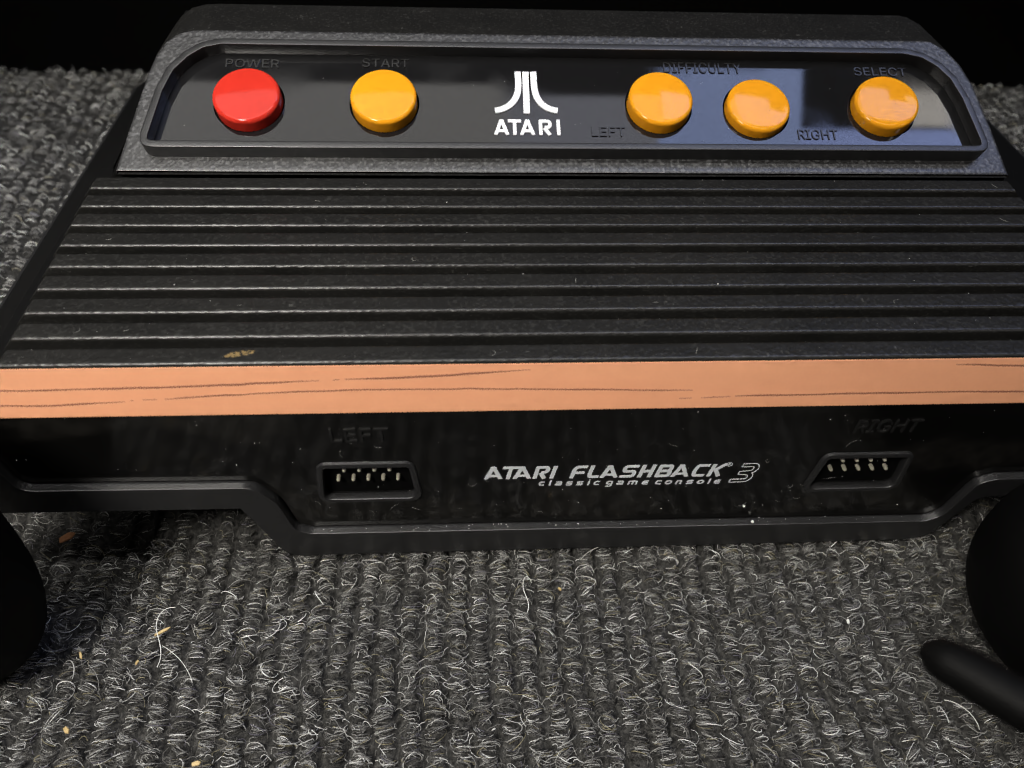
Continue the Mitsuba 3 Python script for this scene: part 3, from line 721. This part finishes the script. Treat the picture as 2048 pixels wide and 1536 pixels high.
# ------------------------------------------------------------------ things beside it
def bulb(cx, cy, rx, rz, n=2.6):
    sg = lambda a: np.sign(a) * np.abs(a) ** (2 / n)
    th_ = np.linspace(np.pi, 0, 40)
    return lathe([(max(rx * sg(math.sin(a)), 1e-3), -ZC - 0.6 + rz + rz * sg(math.cos(a))) for a in th_], (cx, cy), 72)
put('joystick', bulb(-116.2, -19.6, 13.6, 33.9), 'controller_black', smooth=True, label='smooth black rounded controller cut off by the left edge, standing on the carpet', cat='controller')
put('joystick', bulb(90.5, -24.5, 24.5, 17.2), 'controller_black', smooth=True, label='broad black rounded controller in shadow at the right edge, in front of the console', cat='controller')
cp = spline([(20.2, -51.7, 38.5), (23.4, -54.9, 39.3), (27.8, -59.7, 40.5), (35.8, -67.3, 41), (56.6, -87.3, 34.5)], 40)
cr = np.interp(np.linspace(0, 1, 40), [0, .015, .04, .12, 1], [0.7, 1.8, 2.3, 2.55, 2.65])
V, f = tubes(cp[None], cr[None], 20)
put('cable', trimesh.Trimesh(V, f, process=False), 'controller_black', smooth=True, label='thick black cable end, out of focus in the lower right corner', cat='cable')

TOP = -ZC + 0.5
def hair(pts, r_, label, mat='dust_white'):
    V, f = tubes(spline(pts, 30)[None], np.array([r_]), 5)
    put('thread', trimesh.Trimesh(V, f, process=False), mat, smooth=True, label=label, cat='thread')
hair([(-86.2, -12.5, TOP), (-88.3, -13.6, TOP + .5), (-88.5, -16.5, TOP + .9), (-87.4, -19.2, TOP + .9), (-86.5, -21.4, TOP + .6), (-86.6, -24.4, TOP)], .09, 'pale crooked thread lying across a straw bit left of centre')
hair([(-86.5, -20.5, TOP + .6), (-84.2, -22, TOP + .8), (-82.1, -23.8, TOP + .8), (-79.5, -27.5, TOP)], .06, 'thin pale hair running down to the right from the crooked thread')
hair([(59.3, -35.9, TOP), (60.6, -36.6, TOP + .6), (62.4, -38.4, TOP + .8), (63.5, -41.3, TOP)], .08, 'cream thread at the lower right by the cable')
hair([(-16, -9.5, TOP), (-17.2, -8.4, TOP + .6), (-17.9, -10.4, TOP + .8), (-17.2, -13.5, TOP + .7), (-17.4, -16, TOP)], .08, 'white bent thread in front of the console near the middle')
hair([(-5.4, -4.6, TOP + .3), (-3.6, -3.2, TOP + .9), (-1.5, -2.2, TOP + .9)], .07, 'short white straight thread close to the console front', 'lint_grey')


def bit(c, L, w, ang, mat, name, label, cat):
    o = rounded([(-L / 2, -w / 2), (L * .2, -w * .6), (L / 2, 0), (L * .1, w * .55), (-L / 2, w * .35)], w * .2, 3)
    m = prism(o, [(-w * .1, 0), (0, .12), (0, .3), (-w * .12, .42)])
    R_ = trimesh.transformations.euler_matrix(rng.uniform(-.25, .25), rng.uniform(-.25, .25), ang)
    m.apply_transform(R_)
    m.apply_translation(c)
    put(name, m, mat, smooth=False, label=label, cat=cat)
bit((-111.9, 3.9, TOP + .3), 3.4, 1.8, 0.5, 'rust_scrap', 'scrap', 'rust brown scrap on the carpet in the shadow left of the console foot', 'scrap')
bit((-87.0, -17.6, TOP + .5), 3.3, 0.55, 0.55, 'straw', 'straw', 'slender yellow straw bit under the crooked thread', 'straw')
bit((-100.9, -21.9, TOP + .3), 1.5, 0.42, -1.1, 'straw', 'straw', 'small yellow straw bit nearest the left controller', 'straw')
bit((-90.3, -23.5, TOP + .3), 1.0, 0.45, 1.3, 'straw', 'straw', 'tiny yellow crumb left below the crooked thread', 'crumb')
bit((-98.8, -35.3, TOP + .3), 1.7, 0.7, -0.8, 'straw', 'straw', 'tan flake near the lower left corner', 'flake')
bit((-75.4, -41.5, TOP + .3), 1.6, 0.7, 0.2, 'straw', 'straw', 'tan flake at the bottom edge left of centre', 'flake')
bit((-10.4, -11.4, TOP + .4), 0.9, 0.5, -0.9, 'straw', 'straw', 'pale yellow crumb in front of the console, right of the bent thread', 'crumb')
bit((46.3, -20.1, TOP + .4), 1.1, 0.45, 1.5, 'dust_white', 'crumb', 'cream white crumb on the carpet below the right port', 'crumb')
